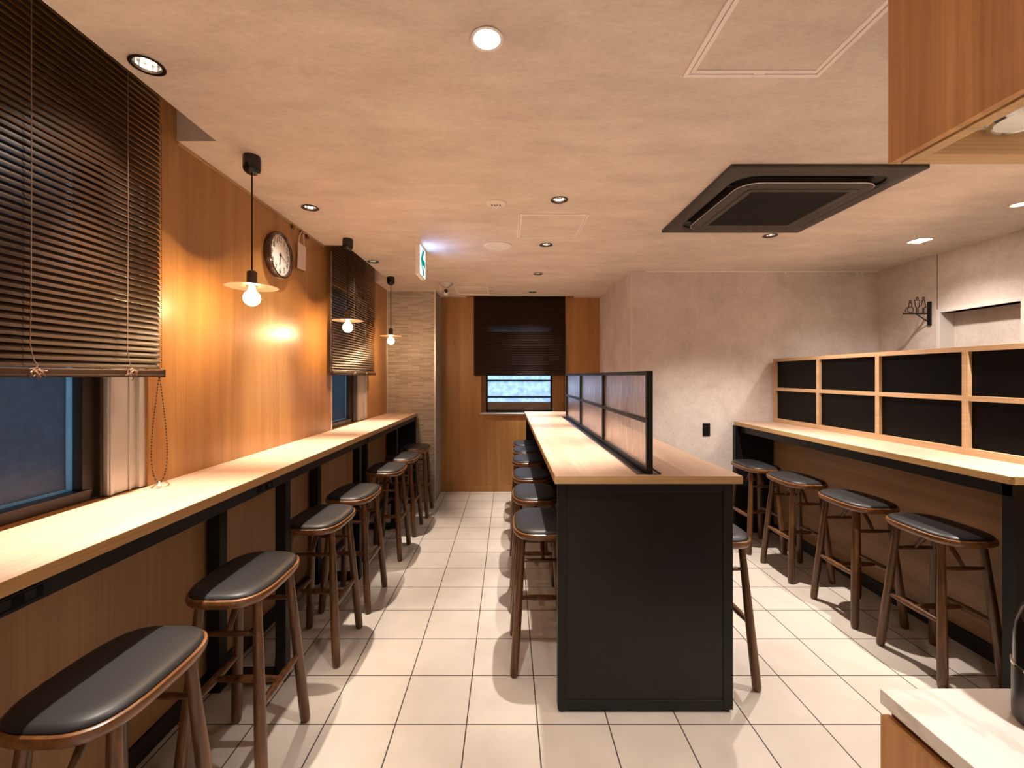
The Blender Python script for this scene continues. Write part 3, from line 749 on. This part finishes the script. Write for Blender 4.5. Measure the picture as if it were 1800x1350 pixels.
for i in range(40):
    yy = cy-.25+i*.5/39; m.box(cx-.25, cx+.25, yy-.0022, yy+.0022, CEIL-.040, CEIL-.038)
m.build('intake_grille', 'acgrille', ac)
m = MB()
m.rings([loop(.286, .286, .02, CEIL-.041), loop(.286, .286, .02, CEIL-.043), loop(.255, .255, .006, CEIL-.043), loop(.252, .252, .006, CEIL-.038)], False, False); m.build('grille_frame', 'acbody', ac)
for k in range(4):
    R = Matrix.Translation((cx, cy, 0)) @ Matrix.Rotation(k*PI/2, 4, 'Z')
    b = MB(); t2 = bmesh.new(); bmesh.ops.create_cube(t2, size=1)
    for v in t2.verts: v.co = Vector((v.co.x*.50, v.co.y*.016-.371, v.co.z*.004+CEIL-.014+v.co.y*.012))
    b.merge(t2, R)
    for sx in (-1, 1):
        t2 = bmesh.new(); bmesh.ops.create_cube(t2, size=1)
        for v in t2.verts: v.co = Vector((v.co.x*.03+sx*.262, v.co.y*.026-.371, v.co.z*.008+CEIL-.013))
        b.merge(t2, R)
    b.build('louver', 'blackgloss', ac)

# ================================================================ LEFT WALL: clock, tag, hooks
ck = thing('wall_clock', (XL, 2.655, 2.204), 'round wall clock with brown rim and arabic numerals on the oak wall', 'clock')
cy, cz = 2.655, 2.204
def lx(prof, n=56): return MB().lathe(prof, (XL, cy, cz), n, 'X')
m = MB(); R_ = []
for r, h in ((.138, .001), (.142, .012), (.142, .030), (.137, .040), (.129, .042), (.122, .036), (.120, .024)):
    R_.append([(XL+h, cy+r*math.cos(a), cz+r*math.sin(a)) for a in [2*PI*j/56 for j in range(56)]])
m.rings(R_, True, False); m.build('rim', 'clockrim', ck, True)
m = MB().lathe([(.1215, .020), (.1215, .026)], (XL, cy, cz), 48, 'X'); m.build('dial', 'clockface', ck)
m = MB()
FM = Matrix(((0, 0, 1, 0), (1, 0, 0, 0), (0, 1, 0, 0), (0, 0, 0, 1)))   # text x -> +Y, text y -> +Z, normal -> +X
# seen from the room (looking towards -X) +Y is on the right
for h in range(1, 13):
    a = PI/2-h*PI/6; r = .094
    bm_ = textmesh(str(h), .046); m.merge(bm_, Matrix.Translation((XL+.0265, cy+r*math.cos(a), cz+r*math.sin(a))) @ FM)
for k in range(60):
    a = k*PI/30; m.box(XL+.026, XL+.0265, cy+.113*math.cos(a)-.0007, cy+.113*math.cos(a)+.0007, cz+.113*math.sin(a)-.0007, cz+.113*math.sin(a)+.0007)
m.build('numerals', 'ink', ck)
def hand(ang, ln, w_, x, name):
    a = PI/2-ang; d = Vector((math.cos(a), math.sin(a))); n_ = Vector((-d.y, d.x)); m = MB()
    P = [(cy+d.x*u+n_.x*v, cz+d.y*u+n_.y*v) for u, v in ((-.018, -w_), (ln, -w_*.6), (ln, w_*.6), (-.018, w_))]
    m.rings([[(x, p, q) for p, q in P], [(x+.001, p, q) for p, q in P]]); m.build(name, 'ink', ck)
hand(math.radians(30*(6+19/60)), .062, .0035, XL+.029, 'hour_hand')
hand(math.radians(6*19), .092, .0024, XL+.031, 'minute_hand')
MB().lathe([(.006, 0.026), (.006, .034)], (XL, cy, cz), 16, 'X').build('hub', 'ink', ck)
tg = thing('hanging_tag', (XL+.012, 2.965, 2.40), 'white plastic tag hanging from hooks beside the clock', 'tag')
m = MB(); m.poly([(2.905, 2.365), (3.02, 2.362), (3.015, 2.195), (2.90, 2.188)], 'X', XL+.012, XL+.0145); m.build('card', 'tag', tg)
m = MB(); m.tube([(XL+.013, 2.915, 2.362), (XL+.012, 2.925, 2.40), (XL+.012, 2.945, 2.43), (XL+.010, 2.965, 2.452)], .003, 6); m.tube([(XL+.013, 3.0, 2.362), (XL+.012, 2.995, 2.40), (XL+.012, 2.985, 2.43), (XL+.010, 2.97, 2.452)], .003, 6); m.build('strap', 'tag', tg)
for i, y in enumerate((2.845, 2.965, 3.05)):
    m = MB(); m.box(XL, XL+.008, y-.008, y+.008, 2.432, 2.460, .002)
    m.tube([(XL+.008, y, 2.455), (XL+.016, y, 2.448), (XL+.018, y, 2.432), (XL+.010, y, 2.424)], .0022, 8)
    tag(m.build('picture_hook', 'trimring', None, loc=(XL, y, 2.445)), ['small metal picture hook high on the oak wall, nearer the clock', 'small metal picture hook holding the white tag', 'small metal picture hook past the white tag'][i], 'hook', 'picture hooks')

# ================================================================ RIGHT SIDE FITTINGS
# restroom sign
rs = thing('restroom_sign', (XR, 3.64, 1.99), 'black metal restroom sign with three figure outlines on a wall bracket', 'sign')
SY = 3.64
MB().box(XR-.014, XR, SY-.014, SY+.014, 1.892, 2.090, .001).build('wall_plate', 'black', rs)
m = MB(); m.box(3.295, XR-.014, SY-.006, SY+.006, 1.985, 1.996, .001); m.tube([(3.405, SY, 1.987), (XR-.012, SY, 1.918)], .0045, 8); m.build('bracket_arm', 'black', rs)
def outline(pts, name, closed=True, r=.0030):
    m = MB()
    P = [(x, SY, z) for x, z in pts]
    if closed: P = P+[P[0]]
    for a, b in zip(P, P[1:]): m.tube([a, b], r, 8)
    return m
def circ(cx_, cz_, r, n=16): return [(cx_+r*math.cos(2*PI*i/n), cz_+r*math.sin(2*PI*i/n)) for i in range(n)]
zb = 1.996
m = outline([(3.403, 2.100), (3.443, 2.100), (3.432, 2.045), (3.425, 2.035), (3.425, zb)], '', False); mm = outline([(3.403, 2.100), (3.412, 2.045), (3.421, 2.035), (3.421, zb)], '', False)
mesh_tmp = bmesh.new()
def fig(parts, name, r=.003):
    M_ = MB()
    for pts, closed in parts:
        P = [(x, SY, z) for x, z in pts]
        if closed: P.append(P[0])
        for a, b in zip(P, P[1:]): M_.tube([a, b], r, 7)
    M_.build(name, 'black', rs)
m.bm.free(); mm.bm.free(); mesh_tmp.free()
fig([(circ(3.411, 2.119, .0085), True), ([(3.390, 2.103), (3.432, 2.103), (3.427, 2.045), (3.418, 2.040), (3.418, zb)], False), ([(3.390, 2.103), (3.396, 2.045), (3.406, 2.040), (3.406, zb)], False)], 'man_figure')
fig([(circ(3.463, 2.119, .0085), True), ([(3.456, 2.104), (3.443, 2.050)], False), ([(3.470, 2.104), (3.485, 2.042), (3.471, 2.042), (3.467, 2.036), (3.467, zb)], False), ([(3.456, 2.104), (3.470, 2.104)], False), ([(3.458, 2.040), (3.458, zb)], False)], 'woman_figure')
fig([(circ(3.353, 2.092, .0085), True), ([(3.343, 2.080), (3.341, 2.045)], False), ([(3.343, 2.080), (3.363, 2.080), (3.368, 2.046), (3.341, 2.045)], False), (circ(3.356, 2.022, .025), True), ([(3.341, 2.045), (3.322, 2.038), (3.310, 2.008), (3.322, 2.006)], False)], 'wheelchair_figure')
# socket, picture rail clips
so = thing('wall_outlet', (1.885, YW, .963), 'black wall outlet on the plaster wall beside the right counter', 'outlet')
MB().box(1.850, 1.920, YW-.008, YW-.0012, .903, 1.023, .002).build('cover_plate', 'blackgloss', so)
m = MB()
for z in (.94, .985): m.box(1.873, 1.897, YW-.0095, YW-.008, z-.015, z+.015, .001)
m.build('receptacle', 'black', so)
m = MB(); m.box(XC+.13, XR-.001, YW-.007, YW, CEIL-.012, CEIL-.001, .001)
struct(m.build('trim_6', 'hatchframe'), 'thin picture rail at the top of the plaster wall')
for i, xx in enumerate((2.63, 3.31)):
    m = MB()
    for d in ((0,) if i == 0 else (0, .045)):
        m.box(xx+d-.009, xx+d+.009, YW-.014, YW-.0075, CEIL-.04, CEIL-.004, .002); m.tube([(xx+d, YW-.014, CEIL-.03), (xx+d, YW-.022, CEIL-.04), (xx+d, YW-.012, CEIL-.045)], .002, 6)
    tag(m.build('picture_hook', 'whiteplastic', None, loc=(xx, YW-.01, CEIL-.02)), ['pale hook on the rail at the middle of the plaster wall top', 'pale double hook on the rail near the right corner of the plaster wall'][i], 'hook', 'picture hooks')

# ================================================================ MARBLE SERVICE COUNTER (bottom right)
MT = .850; MY = .869; MX = .740; ME = 1.75
mc = thing('service_cabinet', (1.2, .2, 0), 'oak cabinet with white marble top at the bottom right corner', 'cabinet')
MB().box(MX, ME, -.45, MY, MT-.029, MT, .0015).build('marble_top', 'stonewhite', mc)
M['cabinetdark'] = wood('brown carcass', (.20, .085, .035, 1), (.15, .06, .025, 1), 'Y', .5)
MB().box(MX+.022, ME, -.45, MY-.002, .06, MT-.029).build('carcass', 'cabinetdark', mc)
for i, (a, b) in enumerate(((.432, MY), (-.01, .428), (-.448, -.014))):
    MB().box(MX+.001, MX+.020, a, b, .075, .799, .001).build('door', 'cabinet', mc)
MB().box(MX+.04, ME, -.45, MY-.04, 0, .06).build('plinth', 'skirt', mc)
# jug
jx, jy = .975, .757
jg = thing('insulated_jug', (jx, jy, MT), 'black rounded insulated jug standing on the marble top at the frame edge', 'jug')
MB().lathe([(.060, .0005), (.067, .004), (.068, .010), (.068, .090), (.0675, .098)], (jx, jy, MT), 48).build('body', 'jug', jg, True)
MB().lathe([(.0670, .098), (.0695, .099), (.0695, .102), (.0670, .103)], (jx, jy, MT), 48).build('reflection_band', 'chrome', jg, True)  # bright ring modelled in place of a bowed reflection on the jug
MB().lathe([(.067, .103), (.067, .150), (.064, .178), (.056, .203), (.044, .220), (.030, .230), (.026, .241)], (jx, jy, MT), 48).build('shoulder', 'blackgloss', jg, True)
MB().lathe([(.026, .238), (.031, .242), (.032, .266), (.028, .274), (.004, .278)], (jx, jy, MT), 32).build('lid', 'jug', jg, True)
MB().tube([(jx+.066, jy, MT+.17), (jx+.098, jy, MT+.165), (jx+.112, jy, MT+.13), (jx+.108, jy, MT+.08), (jx+.085, jy, MT+.05), (jx+.066, jy, MT+.045)], .008, 12).build('handle', 'jug', jg, True)

# ================================================================ HANGING CANOPY (top right)
KX = .756; KZ = 1.892
kn = thing('hanging_canopy', (1.2, .2, CEIL), 'large oak canopy hanging from the ceiling over the marble counter', 'canopy')
MB().box(KX, KX+.016, -.45, MY, KZ, CEIL-.001, .0012).build('front_panel', 'cabinet', kn)
m = MB(); m.box(KX+.016, KX+.024, -.45, MY-.06, KZ+.018, CEIL-.001); m.build('groove_backing', 'cabinet', kn)
m = MB(); fx = KX+.024
m.box(fx, fx+.026, -.45, MY-.001, KZ, KZ+.10, .001); m.box(fx+.026, ME, MY-.040, MY-.001, KZ, KZ+.10, .001)
m.build('bottom_frame', 'cabinetx', kn)
MB().box(fx, ME, MY-.038, MY-.003, KZ+.10, CEIL-.001).build('back_panel', 'wall', kn)
MB().box(fx+.026, ME, -.45, MY-.040, KZ+.046, KZ+.060).build('soffit_board', 'whiteplastic', kn)
ex_, ey_ = .925, .775
MB().lathe([(.052, .0445), (.052, .036), (.047, .033), (.044, .038)], (ex_, ey_, KZ), 36).build('lamp_rim', 'chrome', kn, True)
MB().lathe([(.0435, .0375), (.0435, .0345), (.030, .032)], (ex_, ey_, KZ), 32).build('lamp_cover', 'plastic', kn)
for y in (.35,):
    MB().lathe([(.045, .045), (.045, .038)], (1.0, y, KZ), 32).build('under_lamp', 'lampdim', kn)
    light('under_spot', 'SPOT', (1.0, y, KZ+.03), kn, 55, NEUT, None, spot_size=2.2, spot_blend=.6, shadow_soft_size=.035)
